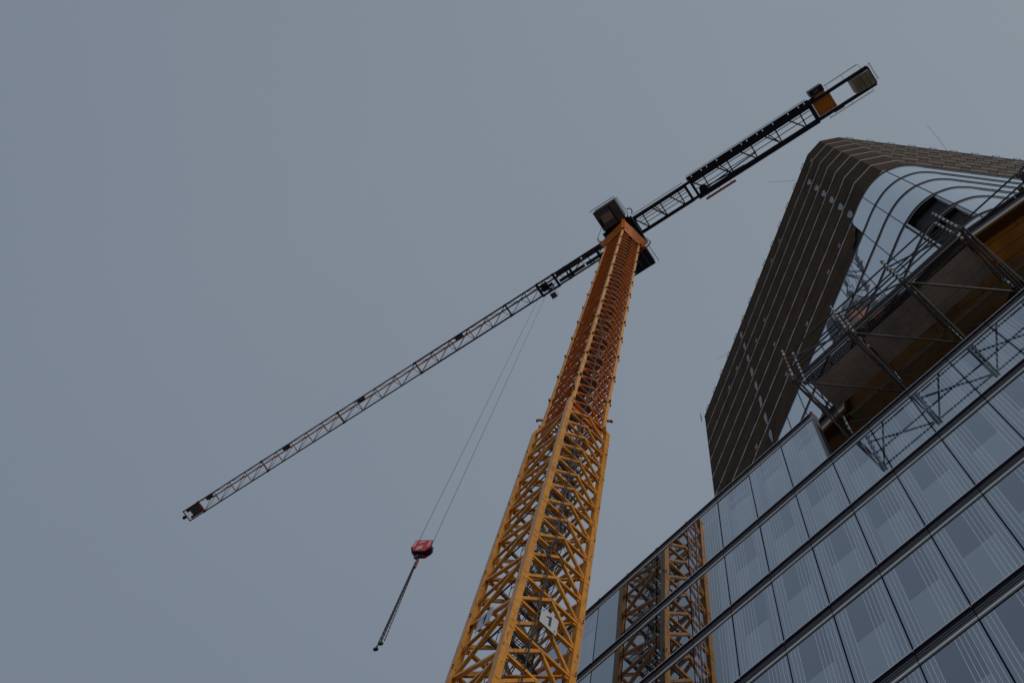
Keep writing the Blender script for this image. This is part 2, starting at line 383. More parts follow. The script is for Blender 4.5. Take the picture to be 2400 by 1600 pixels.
# white ribbed storeys with rounded corner
curve = catmull([(1.6, 14.76), (2.4, 14.38), (3.1, 14.13), (3.75, 14.0), (4.45, 14.02), (5.05, 14.2), (5.6, 14.5), (6.1, 14.98), (6.5, 15.5)], 7)
WL = [offs([Lc, (0,0), Rf], 0)[0]]
nl = Vector((10.6, 22.3)).normalized(); nr = Vector((.805, -.593)).normalized()
farL = (Lc[0]-nl.x*.10, Lc[1]-nl.y*.10); farR = (Rf[0]+nr.x*.06, Rf[1]+nr.y*.06)
def lineL(x): return (x, (348.3 - 10.6*x)/22.3 - .10)
def frange(a, b, s):
    while a < b - 1e-6: yield a; a += s
def white_path(xl):
    pts = [lineL(x) for x in frange(xl, 1.55, 1.55)] + curve
    a = Vector(curve[-1]); b = Vector(farR); n = 14
    return pts + [tuple(a + (b-a)*(i+1)/n) for i in range(n)]
JX = [-18.9 + 1.50*k for k in range(14)]
nW = 8
for k in range(nW):
    top = 67.0 - 3.85*k + (.35 if k == 0 else 0); bot = 67.0 - 3.85*(k+1)
    if k == 7: bot = 39.7
    xl = 1.25 if k == 0 else -18.95
    pts = white_path(xl); m = TB()
    if k in (3, 4):       # two storeys are open at the corner, between two joints
        A = (2.82, 14.31); Bp = (4.85, 14.16)
        pl = [p for p in pts if p[0] < 2.80] + [(2.80, 14.34)]
        pr = [p for p in pts if p[0] > 4.76 and p[1] < 60]; pr = [(4.75, 14.12)] + [p for p in pr if p != (4.75, 14.12)]
        wall_strip(m, pl, bot, top-.30); m.build("ribbed_glazing", [WHITEG]); m = TB(); ul = sum(math.dist(a, b) for a, b in zip(pl, pl[1:]))
        wall_strip(m, pr, bot, top-.30, u0=ul+2.1)
    else: wall_strip(m, pts, bot, top-.30)
    m.build("ribbed_glazing", [WHITEG])
    m = TB()          # band over the storey: dark joint, grey strip, dark joint
    def ring(d, z0, z1, mi):
        n = len(pts)
        o2 = []
        for i in range(n):
            a = Vector(pts[max(0, i-1)]); b = Vector(pts[min(n-1, i+1)]); e = (b-a).normalized(); o2.append((pts[i][0]+e.y*d, pts[i][1]-e.x*d))
        wall_strip(m, o2, z0, z1, mi)
        for (p, q, p2, q2) in zip(pts, pts[1:], o2, o2[1:]):
            m.add([(p[0],p[1],z0),(q[0],q[1],z0),(q2[0],q2[1],z0),(p2[0],p2[1],z0)], [(0,3,2,1)], mi)
    ring(.06, top-.05, top+.0, 1); ring(.01, top-.09, top-.05, 0); ring(.03, top-.20, top-.09, 1); ring(.0, top-.25, top-.20, 0); ring(.015, top-.30, top-.25, 2)
    m.build("white_storey_band", [LOUV, EDGEB, EDGE])
    for jx in ([1.25, 2.78, 4.79] if k == 0 else [-3.3, -1.8, -.25, 1.25, 2.78, 4.79] + [-12.3+1.5*i for i in range(6)]):
        m = TB()
        if jx < 2: x, y = lineL(jx)
        else: x, y = min(pts, key=lambda p: abs(p[0]-jx) + (50 if p[1] > 15.2 else 0)); x = jx
        m.bar((x, y-.012, bot), (x, y-.012, top-.3), .030, .03, 0)
        m.build("panel_joint", [LOUV])
# open recess at the corner
for k in (3, 4):
    top = 67.0 - 3.85*k; bot = top - 3.85
    poly = [(2.80, 14.36), (3.45, 14.16), (4.1, 14.08), (4.75, 14.16), (5.3, 15.5), (2.9, 16.2)]
    m = TB(); m.extr(poly, top-.42, top-.31, 0)
    m.extr([(2.85, 15.6), (5.2, 15.15), (5.25, 15.3), (2.9, 15.75)], bot, top-.42, 1)
    m.extr([(3.3, 15.44), (4.2, 15.27), (4.2, 15.33), (3.3, 15.5)], bot+1.0, top-.9, 2)
    m.extr([(4.4, 15.23), (5.0, 15.115), (5.0, 15.17), (4.4, 15.29)], bot+1.0, top-.9, 2)
    m.build("corner_recess", [DARKR, PALEP, G_DARK])
    m = TB()
    m.bar((2.86, 14.42, bot), (2.86, 14.42, top-.42), .1, .5, 0, up=(0,1,0)); m.bar((4.72, 14.3, bot), (4.72, 14.3, top-.42), .1, .4, 0, up=(0,1,0))
    m.bar((3.9, 15.1, bot), (3.9, 15.1, top-.42), .07, .12, 0); m.build("recess_frame", [PALEP])
# pale rounded slots on every brown storey
SLOTM = mat("pale grey slot lining", (.40, .42, .43), .8, spec=.1)
def slot(x, zc, h, wd):
    y = (348.3 - 10.6*x)/22.3; e = Vector((22.3, -10.6)).normalized(); n = Vector((-.4293, -.9032)).normalized()
    pts = []
    for i in range(9):
        t = math.pi * i / 8; pts.append((wd/2*math.cos(t), h*.30 + h*.2*math.sin(t)))
    pts += [(-wd*.42, 0), (-wd*.1, -h*.5), (wd*.12, -h*.5), (wd*.46, h*.05)]
    m = TB(); vs = []
    for d in (.02, .06): vs += [(x+e.x*u+n.x*d, y+e.y*u+n.y*d, zc+v) for u, v in pts]
    k = len(pts); m.add(vs, [tuple(range(k-1, -1, -1)), tuple(range(k, 2*k))] + [(i, (i+1) % k, k+(i+1) % k, k+i) for i in range(k)])
    m.build("rounded_slot", [SLOTM])
for z in (87.6, 83.4, 79.7, 75.9, 72.1, 68.4): slot(1.63, z, 1.9, .44)
for z in (91.2, 87.4, 83.6, 79.9, 76.0, 72.5, 68.6, 65.2): slot(-11.18, z, 2.1, .36)
m = TB(); m.path([(1.15, 14.97, 65.9), (1.10, 14.99, 65.2), (.78, 15.15, 64.7), (.62, 15.22, 64.2), (.28, 15.38, 63.9)], .075, 0, 8); m.build('hanging_tarp', [BLACK])
# mast aerials on the parapet
for (x, y, dx, dy) in ((1.0, 14.9, -1.6, -1.1), (-13.4, 21.8, -1.6, .3), (11.2, 22.0, .6, -2.2)):
    m = TB(); m.path([(x, y, ZT), (x+dx*.5, y+dy*.5, ZT+1.0), (x+dx, y+dy, ZT+2.6)], .012, 0, 5); m.build("thin_rod", [FIN])
# left neighbour tiny ladder cage on tower corner
m = TB(); m.bar((Lc[0]-.3, Lc[1]-.1, 93), (Lc[0]-.3, Lc[1]-.1, 94.6), .04); m.bar((Lc[0]-.1, Lc[1]-.45, 93), (Lc[0]-.1, Lc[1]-.45, 94.6), .04)
for z in (93, 93.5, 94, 94.5): m.bar((Lc[0]-.3, Lc[1]-.1, z), (Lc[0]-.1, Lc[1]-.45, z), .04)
m.build("corner_cage", [GREY])
# timber canopy under the tower
SZ = 39.6
edge = [(-12, 14.9), (-8, 14.2), (-5.2, 13.87), (-4.1, 13.80), (-3.5, 12.95), (-1.5, 12.6), (1.2, 12.3), (3.35, 12.17), (5.33, 12.42), (9, 13.2), (14, 14.6)]
def plank_uv(poly):
    c, s = math.cos(.13), math.sin(.13)
    return [(x*c + y*s, -x*s + y*c) for x, y in poly]
can = [edge[i] for i in range(len(edge))] + [(14, 22), (-12, 22)]
m = TB()
front = [(2.35, 12.22), (3.35, 12.17), (5.33, 12.42), (9, 13.2), (14, 14.6), (14, 16.9), (6.3, 15.5), (5.6, 14.4), (3.0, 13.4)]
m.add([(x, y, SZ) for x, y in front], [tuple(range(len(front)))], 0, uvs=[plank_uv(front)])
m.build("timber_soffit", [WOOD])
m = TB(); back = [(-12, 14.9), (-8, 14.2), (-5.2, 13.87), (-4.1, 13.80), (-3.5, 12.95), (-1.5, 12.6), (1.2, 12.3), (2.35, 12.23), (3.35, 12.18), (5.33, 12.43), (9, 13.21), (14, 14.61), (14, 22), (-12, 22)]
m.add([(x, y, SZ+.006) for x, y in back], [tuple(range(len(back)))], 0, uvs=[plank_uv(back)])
m.build("dark_soffit", [SOFFD])
m = TB()
for a, b in zip(edge, edge[1:]):
    for (z0, z1, d, mi) in ((SZ-.10, SZ+.02, 0, 0), (SZ+.02, SZ+.30, .05, 1), (SZ+.30, SZ+.9, .0, 2), (SZ+.9, SZ+1.0, .12, 2)):
        n = Vector((b[1]-a[1], -(b[0]-a[0]))).normalized() * d
        m.add([(a[0]+n.x,a[1]+n.y,z0),(b[0]+n.x,b[1]+n.y,z0),(b[0]+n.x,b[1]+n.y,z1),(a[0]+n.x,a[1]+n.y,z1),(a[0],a[1]+.35,z0),(b[0],b[1]+.35,z0)], [(0,1,2,3),(0,4,5,1)], mi)
m.build("canopy_fascia", [WOOD, mat("pale timber fascia", (.46, .37, .26), .6), EDGEB])
m = TB(); m.extr([(-12, 15.4), (-6, 14.9), (-2, 15.6), (14, 17.2), (14, 20), (-12, 20)], 31.62, SZ-.002); m.build("terrace_wall", [DARKR])
# ------------------------------------------------------------------ tower crane
CR = empty("tower_crane", "tall yellow lattice tower crane with long jib standing in front of the glass building", "crane", (-14.98, 8.98, G0))
class CB(MB):        # vertices in world coordinates
    def build(s, name, mats, parent=CR, loc=(0,0,0)):
        if parent is CR: s.v = [(x+14.98, y-8.98, z-G0) for x, y, z in s.v]
        return MB.build(s, name, mats, parent, loc)
def mast_section(w, leg, H, nx, collar, mats, kind):
    h = w/2; c = h - leg/2
    bw = .115 if kind == 'low' else .078
    m = MB(); y_ = h - leg + .02
    for s_ in (-1, 1):
        m.bar((s_*(h-leg/2), -y_, .05), (s_*(h-leg/2), y_, .05), bw, bw)
        if kind != 'low': m.bar((-y_, s_*(h-leg/2), .05), (y_, s_*(h-leg/2), .05), bw*.98, bw*.98)
        
    if kind == 'low': m.bar((-(h-leg/2), -y_, .05), (h-leg/2, y_, .05), .08, .08)
    sec = m.build("mast_section", mats[2:3] or mats)
    for sx in (-1, 1):
        for sy in (-1, 1):
            m = MB(); m.box((sx*c-leg/2, sy*c-leg/2, .004), (sx*c+leg/2, sy*c+leg/2, H-.004))
            if kind == 'low':
                for zz in (.10, H-.30):
                    m.box((sx*c-leg/2-.012, sy*c-leg/2+.04, zz), (sx*c+leg/2+.012, sy*c+leg/2-.04, zz+.18), 0)
                for zz in (.16, .30) if (sx+sy) else ():
                    m.tube((sx*h-sx*.001, sy*c+.06, zz), (sx*(h+.035), sy*c+.06, zz), .025, 1, 8)
                    m.tube((sx*c+.06, sy*h, zz), (sx*c+.06, sy*(h+.035), zz), .025, 1, 8)
            if collar:
                m.box((sx*c-leg/2-.09, sy*c-leg/2+.02, -.10), (sx*c+leg/2+.09, sy*c+leg/2-.02, .10), 0)
                m.box((sx*c-leg/2+.02, sy*c-leg/2-.09, -.10), (sx*c+leg/2-.02, sy*c+leg/2+.09, .10), 0)
                for (dx, dy) in ((sx*(leg/2+.10), 0), (0, sy*(leg/2+.10)), (-sx*(leg/2+.10), 0), (0, -sy*(leg/2+.10))):
                    m.tube((sx*c+dx, sy*c+dy, -.19), (sx*c+dx, sy*c+dy, .10), .036, 1, 8)
            m.build("leg", mats[:2], sec)
    for fx in (-1, 1):       # faces across x : horizontal struts and inverted V
        m = MB(); x = fx*(h - leg/2)
        step = H/nx
        for k in range(nx):
            z = k*step + .05; y = h - leg
            if k: m.bar((x, -y, z), (x, y, z), bw, bw)
            m.bar((x, -y, z+.12), (x, -.03, z+step-.06), bw*.9, bw)
            m.bar((x, y, z+.12), (x, .03, z+step-.06), bw*.9, bw)
            m.bar((x, -y-.02, z+.0), (x, -y+.12, z+.0), .05, .34); m.bar((x, y-.12, z), (x, y+.02, z), .05, .34)
        m.build("bracing", mats[2], sec)
    for fy in (-1, 1):
        m = MB(); y = fy*(h - leg/2); X = h - leg; step = H if kind == 'low' else H/2
        for k in range(round(H/step)):
            b = k*step
            m.bar((-X, y, b-.25 if kind == 'low' else b), (X, y, b+step*.49), bw, bw, up=(0,1,0))
            m.bar((X, y, b+step*.53), (-X, y, b+step-.33), bw, bw, up=(0,1,0))
            m.bar((-X, y, b+step*.42), (X, y, b+step*.42), bw*.85, bw*.85, up=(0,1,0))
            if kind != 'low': m.bar((-X, y, b+.04), (X, y, b+.04), bw, bw, up=(0,1,0))
            else: m.bar((-X-.02, y, b+step*.40), (-X+.25, y, b+step*.40), .06, .22)
        m.build("bracing", mats[2], sec)
    if kind == 'low':       # ladder, platform, services inside the mast
        m = MB()
        for s_ in (-.2, .2): m.tube((-.55+s_*1.1, .55, 0), (.25+s_*1.1, .55, H), .022, 0, 6)
        for i in range(10):
            t = (i+.5)/10; m.tube((-.77+.8*t, .55, H*t), (-.33+.8*t, .55, H*t), .012, 0, 5)
        for s_ in (-.35, .35): m.tube((-.9+s_*.4, .15, 0), (.9+s_*.4, .15, H), .02, 0, 6)
        for i in range(3): m.torus((-.2+.25*i, .4, .8+.8*i), (0,0,1), .34, .012, 0, 12, 4, .7)
        m.build("ladder", [DSTEEL], sec)
        m = MB()
        for i in range(12): m.bar((-1.0+i*.075, -.2, H*.9), (-1.0+i*.075, .95, H*.9), .022, .03)
        for i in range(8): m.bar((-1.0, -.2+.16*i, H*.9), (-.1, -.2+.16*i, H*.9), .02, .025)
        m.bar((-1.05, -.9, H*.88), (-1.05, 1.0, H*.88), .06, .10); m.bar((.0, -.9, H*.88), (.0, 1.0, H*.88), .06, .10)
        m.build("rest_platform", [FIN], sec)
        m = MB()
        m.bar((.6, -.9, .5), (-.3, 1.0, 1.7), .16, .05, 0); m.bar((-.9, -1.0, 1.0), (.9, -1.0, 1.0), .05, .05, 0)
        m.tube((-.95, -.3, H*.9), (-.95, -.3, H*.9+1), .015); m.tube((0, -.3, H*.9), (0, -.3, H*.9+1), .015)
        m.tube((-.95, -.3, H*.9+1), (0, -.3, H*.9+1), .015); m.tube((-.95, -.3, H*.9+.5), (0, -.3, H*.9+.5), .015)
        m.tube((.45, .3, 0), (.55, .25, H), .035, 1); m.tube((.3, -.4, 0), (.35, -.45, H), .02, 1)
        m.build("handrail", [DSTEEL, BLACK], sec)
    else:
        m = MB()
        for s_ in (-.2, .2): m.tube((.15+s_, .35, 0), (.15+s_, .35, H), .02, 0, 6)
        for i in range(14): m.tube((-.05, .35, H*(i+.5)/14), (.35, .35, H*(i+.5)/14), .011, 0, 5)
        m.bar((-.8, -.1, H*.5), (.8, -.1, H*.5), .9, .02, 0)
        m.build("ladder", [FIN], sec)
    return sec
HL = 3.03
lo = mast_section(2.65, .235, HL, 2, False, [YEL, BLACK, YEL], 'low')
up = mast_section(2.25, .175, 4.12, 3, True, [PALEY, BLACK, ORG], 'up')
first = True
for k in range(-9, 7):
    z = 27.30 + HL*k
    if first: lo.parent = CR; lo.location = (0, 0, z-G0); first = False
    else: dup(lo, CR, (0, 0, z-G0), (0, 0, 0))
ZU = 49.2
def lean(z): t = (z-48.5)/52.5; return (1.25*t, -.16*t)
first = True; rt = (.16/52.5, 1.25/52.5, 0)
for k in range(12):
    z = ZU + 4.12*k; lx, ly = lean(z)
    if first: up.parent = CR; up.location = (lx, ly, z-G0); up.rotation_euler = rt; first = False
    else: dup(up, CR, (lx, ly, z-G0), rt)
# transition piece: tapered corner shoes and deep plate girders
cx, cy = -14.98, 8.98
for sx in (-1, 1):
    for sy in (-1, 1):
        m = CB(); a = 1.325
        x0, y0 = cx+sx*a, cy+sy*a; x1, y1 = cx+sx*(a-.25), cy+sy*(a-.25); X0, Y0 = cx+sx*1.13, cy+sy*1.13; X1, Y1 = cx+sx*.92, cy+sy*.92
        m.add([(x0,y0,48.5),(x1,y0,48.5),(x1,y1,48.5),(x0,y1,48.5),(X0,Y0,49.5),(X1,Y0,49.5),(X1,Y1,49.5),(X0,Y1,49.5)],
              [(0,1,2,3),(4,5,6,7),(0,1,5,4),(1,2,6,5),(2,3,7,6),(3,0,4,7)], 0)
        m.build("corner_shoe", [YEL])
        m = CB(); m.tube((cx+sx*1.12, cy+sy*1.12, 50.6), (cx+sx*1.33, cy+sy*1.33, 50.6), .075, 0); m.tube((cx+sx*1.31, cy+sy*1.31, 50.42), (cx+sx*1.31, cy+sy*1.31, 50.62), .055, 1)
        m.build("lifting_lug", [PALEY, BLACK])
for z in (48.55, 49.3):
    m = CB()
    for s_ in (-1, 1): m.bar((cx+s_*1.0, cy-1.02, z), (cx+s_*1.0, cy+1.02, z), .10, .42); m.bar((cx-.98, cy+s_*1.0, z), (cx+.98, cy+s_*1.0, z), .09, .40)
    m.build("plate_girder", [ORG])
m = CB(); m.box((cx-3, cy-2.9, G0), (cx+3, cy+2.9, G0+1.6)); m.build("foundation", CONC)
# hanging black hose and the two white number boards
m = CB(); pts = [(-13.30, 8.36, 57.6), (-13.42, 8.5, 50), (-13.52, 8.45, 44), (-13.55, 8.5, 38), (-13.56, 8.55, 34.0), (-13.55, 8.42, 33.2), (-13.56, 8.5, 31.2), (-13.54, 8.45, 26), (-13.56, 8.45, 20), (-13.5, 8.5, 8), (-13.5, 8.5, 0)]
m.path(pts, .03, 0, 8); m.torus((-13.53, 8.62, 32.6), (1, 0, 0), .42, .026, 0, 18, 6)
m.path([(-13.05, 7.75, 64.2), (-13.06, 8.0, 62.6), (-13.02, 8.32, 60.2), (-13.30, 8.36, 57.6)], .03, 0, 8)
m.build("power_hose", BLACK)
def number_board(org, e):       # e: horizontal unit vector along the face
    n = Vector((0,0,1)).cross(Vector(e)); n = -n if False else n
    m = CB(); o_ = Vector(org); e = Vector(e); nrm = e.cross(Vector((0,0,1)))
    def q(u, v, d): return o_ + e*u + Vector((0,0,v)) + nrm*d
    m.add([q(-.34,-.44,0), q(.34,-.44,0), q(.34,.44,0), q(-.34,.44,0), q(-.34,-.44,.012), q(.34,-.44,.012), q(.34,.44,.012), q(-.34,.44,.012)],
          [(0,3,2,1),(4,5,6,7),(0,1,5,4),(1,2,6,5),(2,3,7,6),(3,0,4,7)], 0)
    one = [(-.01,-.27),(.085,-.27),(.085,.27),(.02,.27),(-.03,.20),(-.12,.15),(-.12,.07),(-.01,.12)]
    m.add([q(u, v, .017) for u, v in one], [tuple(range(8))], 1)
    for su, sv in ((-.26, .30), (.26, -.30)): m.add([q(su-.03, sv-.05, .017), q(su+.01, sv-.06, .017), q(su+.03, sv+.05, .017), q(su, sv+.06, .017)], [(0,1,2,3)], 1)
    return m.build("number_board", [SIGN, INK])
number_board((-13.60, 8.95, 28.83), (0, 1, 0))
number_board((-15.00, 7.60, 28.83), (1, 0, 0))
# top of the crane, in its own turned frame
O = Vector((-13.7, 8.8, 0)); U = Vector((.9757, .2191, 0)); Vv = Vector((-.2191, .9757, 0))
def C3(u, v, z): p = O + U*u + Vv*v; return (p.x, p.y, z)
class KB(CB):
    def lb(s, u0, v0, z0, u1, v1, z1, mi=0):
        s.add([C3(u0,v0,z0),C3(u1,v0,z0),C3(u1,v1,z0),C3(u0,v1,z0),C3(u0,v0,z1),C3(u1,v0,z1),C3(u1,v1,z1),C3(u0,v1,z1)],
              [(0,3,2,1),(4,5,6,7),(0,1,5,4),(1,2,6,5),(2,3,7,6),(3,0,4,7)], mi)
    def br(s, a, b, w, h=None, mi=0): s.bar(C3(*a), C3(*b), w, h, mi)
    def tb(s, a, b, r, mi=0, n=6): s.tube(C3(*a), C3(*b), r, mi, n)
def head():
    m = KB(); lx, ly = lean(100)
    c = Vector((-14.98+lx, 8.98+ly, 0))
    a, b = 1.10, 1.46
    pts0 = [(c.x+sx*a, c.y+sy*a, 98.4) for sx, sy in ((-1,-1),(1,-1),(1,1),(-1,1))]
    pts1 = [(c.x+sx*b, c.y+sy*b, 100.2) for sx, sy in ((-1,-1),(1,-1),(1,1),(-1,1))]
    pts2 = [(x, y, 101.0) for x, y, _ in pts1]
    for A, B_ in ((pts0, pts1), (pts1, pts2)):
        m.add(A+B_, [(i, (i+1) % 4, 4+(i+1) % 4, 4+i) for i in range(4)], 0)
    for i in range(4): m.bar(pts0[i], pts1[i], .3, .3, 0)
    m.add(pts2, [(0,1,2,3)], 0); m.build("mast_head", [ORG])
    m = KB(); m.tube((O.x, O.y, 101.0), (O.x, O.y, 101.5), 1.45, 0, 40); m.tube((O.x, O.y, 101.5), (O.x, O.y, 102.0), 1.25, 0, 40)
    m.lb(-1.5, -1.5, 102.0, 1.7, 1.5, 102.5, 0); m.lb(-1.2, -1.1, 102.5, 1.2, 1.0, 106.5, 0); m.build("slewing_ring", [NAVY])
head()
m = KB()      # operator cab
m.lb(-1.17, -3.73, 101.6, 1.28, -1.70, 101.75, 0); m.lb(-1.10, -3.66, 101.76, 1.22, -1.76, 104.0, 1)
m.lb(-.75, -3.1, 101.585, .35, -2.3, 101.6, 2); m.lb(.42, -3.60, 101.58, .50, -1.8, 101.6, 3); m.lb(-1.0, -2.9, 101.57, -.85, -2.1, 101.585, 3)
m.lb(-1.1, -1.7, 101.6, 1.5, -1.3, 101.72, 3)
cab = m.build("operator_cab", [DKGREY, NAVY, CONC, LOUV])
m = KB()
for z in (102.7, 103.2):
    m.tb((-1.4,-3.95,z-.9), (1.35,-3.95,z-.9), .018); m.tb((1.5,-3.8,z-.9), (1.6,-1.8,z-.9), .018)
for u in (-1.4, 0, 1.35): m.tb((u,-3.95,101.6), (u,-3.95,102.3), .018)
m.build("handrail", [GREY]); m = KB()
for (u, v) in ((-2.1,-1.45), (-1.25,-1.75), (-1.3,-.9), (-2.1,-.7)):
    m.tb((u, v, 101.2), (u, v, 102.3), .02)
for z in (101.2, 101.75, 102.3):
    m.tb((-2.1,-1.45,z), (-1.2,-2.1,z), .022); m.tb((-2.1,-1.45,z), (-2.1,-.5,z), .022)
m.build("handrail", [GREY]); m = KB()
for (u, v) in ((1.15,1.0), (1.75,.95), (2.0,1.55), (1.4,1.75)): m.tb((u, v, 101.0), (u, v, 102.1), .02)
for z in (101.0, 101.55, 102.1): m.tb((1.15,1.0,z), (1.75,.95,z), .022); m.tb((1.75,.95,z), (2.0,1.55,z), .022); m.tb((2.0,1.55,z), (1.4,1.75,z), .022)
m.build("handrail", [GREY]); m = KB()
for z in (102.2, 102.7): m.tb((1.55,1.7,z), (1.60,3.6,z), .018)
for v in (1.7, 2.6, 3.6): m.tb((1.57, v, 101.4), (1.57, v, 102.7), .018)
m.build("handrail", [GREY]); m = KB()
m.torus(C3(1.75, -1.95, 102.2), (0,0,1), .30, .05, 1, 16, 6, .5); m.tb((1.5,-1.75,102.2), (1.2,-1.5,102.3), .05, 1)
m.build("curved_arm", [GREY, NAVY])
m = KB(); m.lb(-1.10, 1.64, 101.3, 1.34, 3.46, 101.42, 0); m.lb(-1.05, 1.75, 101.42, 1.25, 3.4, 103.2, 0)
m.lb(.05, 1.75, 101.285, .09, 3.0, 101.3, 1); m.lb(.75, 1.7, 101.285, .79, 3.3, 101.3, 1)
m.lb(.3, 1.3, 101.05, 1.3, 1.75, 101.28, 2); m.build("machinery_platform", [NAVY, GREY, ORG])
# counter-jib
m = KB()
def girder(u0, u1, va, vb, wa, wb, pitch, holes=True, ang=.12):
    m.lb(u0, va-wa/2, 102.9, u1, va+wa/2, 103.0, 0); m.lb(u0, va-.06, 103.0, u1, va+.06, 103.9, 0)
    m.lb(u0, vb-wb/2, 102.9, u1, vb+wb/2, 103.0, 0); m.lb(u0, vb-.06, 103.0, u1, vb+.06, 103.9, 0)
    n = max(1, round((u1-u0)/pitch)); d = (u1-u0)/n
    for i in range(n):
        a = u0 + i*d
        m.br((a+.1, va, 103.1), (a+d*.52, vb, 103.1), ang, ang); m.br((a+d*.52, vb, 103.1), (a+d*.55, va, 103.1), ang*.9, ang) 
        if i % 2: m.br((a+d*.2, va, 103.4), (a+d*.5, vb, 103.4), ang*.8, ang)
    for u in (u0+.1, u1-.1): m.br((u, va, 103.1), (u, vb, 103.1), .24, .3)
girder(1.55, 7.45, -1.08, .50, .36, .32, 1.95, ang=.12)
for v, z in ((-.6, 104.3), (-.35, 104.0), (.05, 104.2)): m.tb((2, v, z), (7.3, v, z), .035, 0)
m.build("counter_jib_inner", [NAVY])
m = KB(); girder(7.9, 20.7, -1.12, .55, .56, .50, 2.55, ang=.13)
for v in (-1.10, .52): m.lb(7.3, v-.12, 103.05, 8.0, v+.12, 103.5, 0)
for v, z in ((-.55, 104.2), (-.1, 103.9)): m.tb((8, v, z), (20.5, v, z), .04, 0)
m.br((8.2, .25, 103.2), (14.5, .05, 104.4), .10, .16); m.tube(C3(8.7, .15, 103.0), C3(8.7, .15, 103.4), .42, 0, 16)
m.tb((8.5, .1, 103.3), (13, .4, 103.6), .07)
m.build("counter_jib_outer", [NAVY])
m = KB()
m.lb(7.8, -1.62, 103.05, 20.7, -1.53, 103.2, 0); m.lb(7.8, -1.36, 103.05, 20.7, -1.28, 103.2, 0)
u = 7.8
while u < 20.6:
    m.lb(u, -1.53, 103.1, u+.50+.5*(int(u*7)%3), -1.36, 103.14, 0); u += .58+.5*(int(u*7)%3)
for k in range(5): m.tb((7.9, -1.66+.0, 103.5+.55*(k % 2)), (20.6, -1.66, 103.5+.55*(k % 2)), .014, 1)
for k in range(9): m.tb((8+k*1.55, -1.66, 103.1), (8+k*1.55, -1.66, 104.1), .015, 1)
m.tb((1.7, -1.35, 104), (7.3, -1.35, 104), .018, 1); m.tb((1.7, -1.35, 103.5), (7.3, -1.35, 103.5), .014, 1)
for k in range(4): m.tb((1.8+k*1.8, -1.35, 103.1), (1.8+k*1.8, -1.35, 104), .015, 1)
m.build("gangway", [NAVY, GREY])
m = KB(); m.br((8.4, 1.12, 103.1), (11.6, 1.12, 103.1), .21, .10); 
for u in (8.8, 10.0, 11.2): m.br((u, .6, 103.12), (u, 1.1, 103.12), .05, .05)
m.build("orange_rail", [mat("orange red rail paint", (.75, .13, .03), .5)])
m = KB()       # end frame
for v in (-1.20, .52): m.lb(20.5, v-.15, 102.85, 26.5, v+.15, 103.25, 0)
m.lb(26.35, -1.2, 102.9, 26.6, .5, 103.2, 0); m.lb(20.45, -1.1, 102.9, 20.75, .5, 103.2, 0)
m.lb(20.75, -1.05, 102.95, 20.85, .37, 103.1, 1); m.lb(22.75, -1.35, 103.26, 26.3, -1.30, 103.3, 1)
m.build("end_frame", [NAVY, GREY])
m = KB(); m.lb(20.92, -1.04, 103.27, 22.70, .36, 103.33, 0); m.lb(20.95, -1.55, 103.2, 22.4, -1.36, 103.3, 0); m.lb(21.1, -.9, 103.34, 22.5, .3, 104.7, 1); m.tube(C3(21.2, -.3, 104.9), C3(22.4, -.3, 104.9), .45, 1, 16)
m.lb(22.2, .68, 103.2, 23.2, .80, 103.3, 0)
m.build("hoist_winch", [mat("bright orange winch plate", (.86, .27, .008), .45), NAVY])
m = KB(); m.lb(21.1, -2.15, 103.0, 22.45, -1.58, 104.6, 0); m.lb(21.5, -1.95, 102.985, 22.0, -1.75, 103.0, 1); m.build("control_cabinet", [NAVY, DKGREY])
for k in range(4):
    m = KB(); m.lb(24.66+.43*k, -1.03, 101.9+(.25 if k < 2 else 0), 25.06+.43*k, .35, 104.6, 0); m.build("counterweight", [CONC])
m = KB()
for z in (103.7, 104.3): m.tb((22.65,-1.75,z), (26.0,-1.78,z), .02)
for u in (22.7, 24.3, 26.0): m.tb((u, -1.3, 103.2), (u, -1.76, 103.3), .018); m.tb((u, -1.76, 103.3), (u, -1.76, 104.3), .018)
m.build("handrail", [GREY]); m = KB()
for z in (103.7, 104.3): m.tb((21.7,1.05,z), (26.05,1.05,z), .02)
for u in (21.7, 23.9, 26.05): m.tb((u, .65, 103.2), (u, 1.05, 103.3), .018); m.tb((u, 1.05, 103.3), (u, 1.05, 104.3), .018)
m.build("handrail", [GREY]); m = KB()
for z in (103.7, 104.3): m.tb((26.95,-1.35,z), (26.95,.3,z), .02)
for v in (-1.3, .25): m.tb((26.6, v, 103.2), (26.95, v, 103.3), .018); m.tb((26.95, v, 103.3), (26.95, v, 104.3), .018)
m.build("handrail", [GREY])
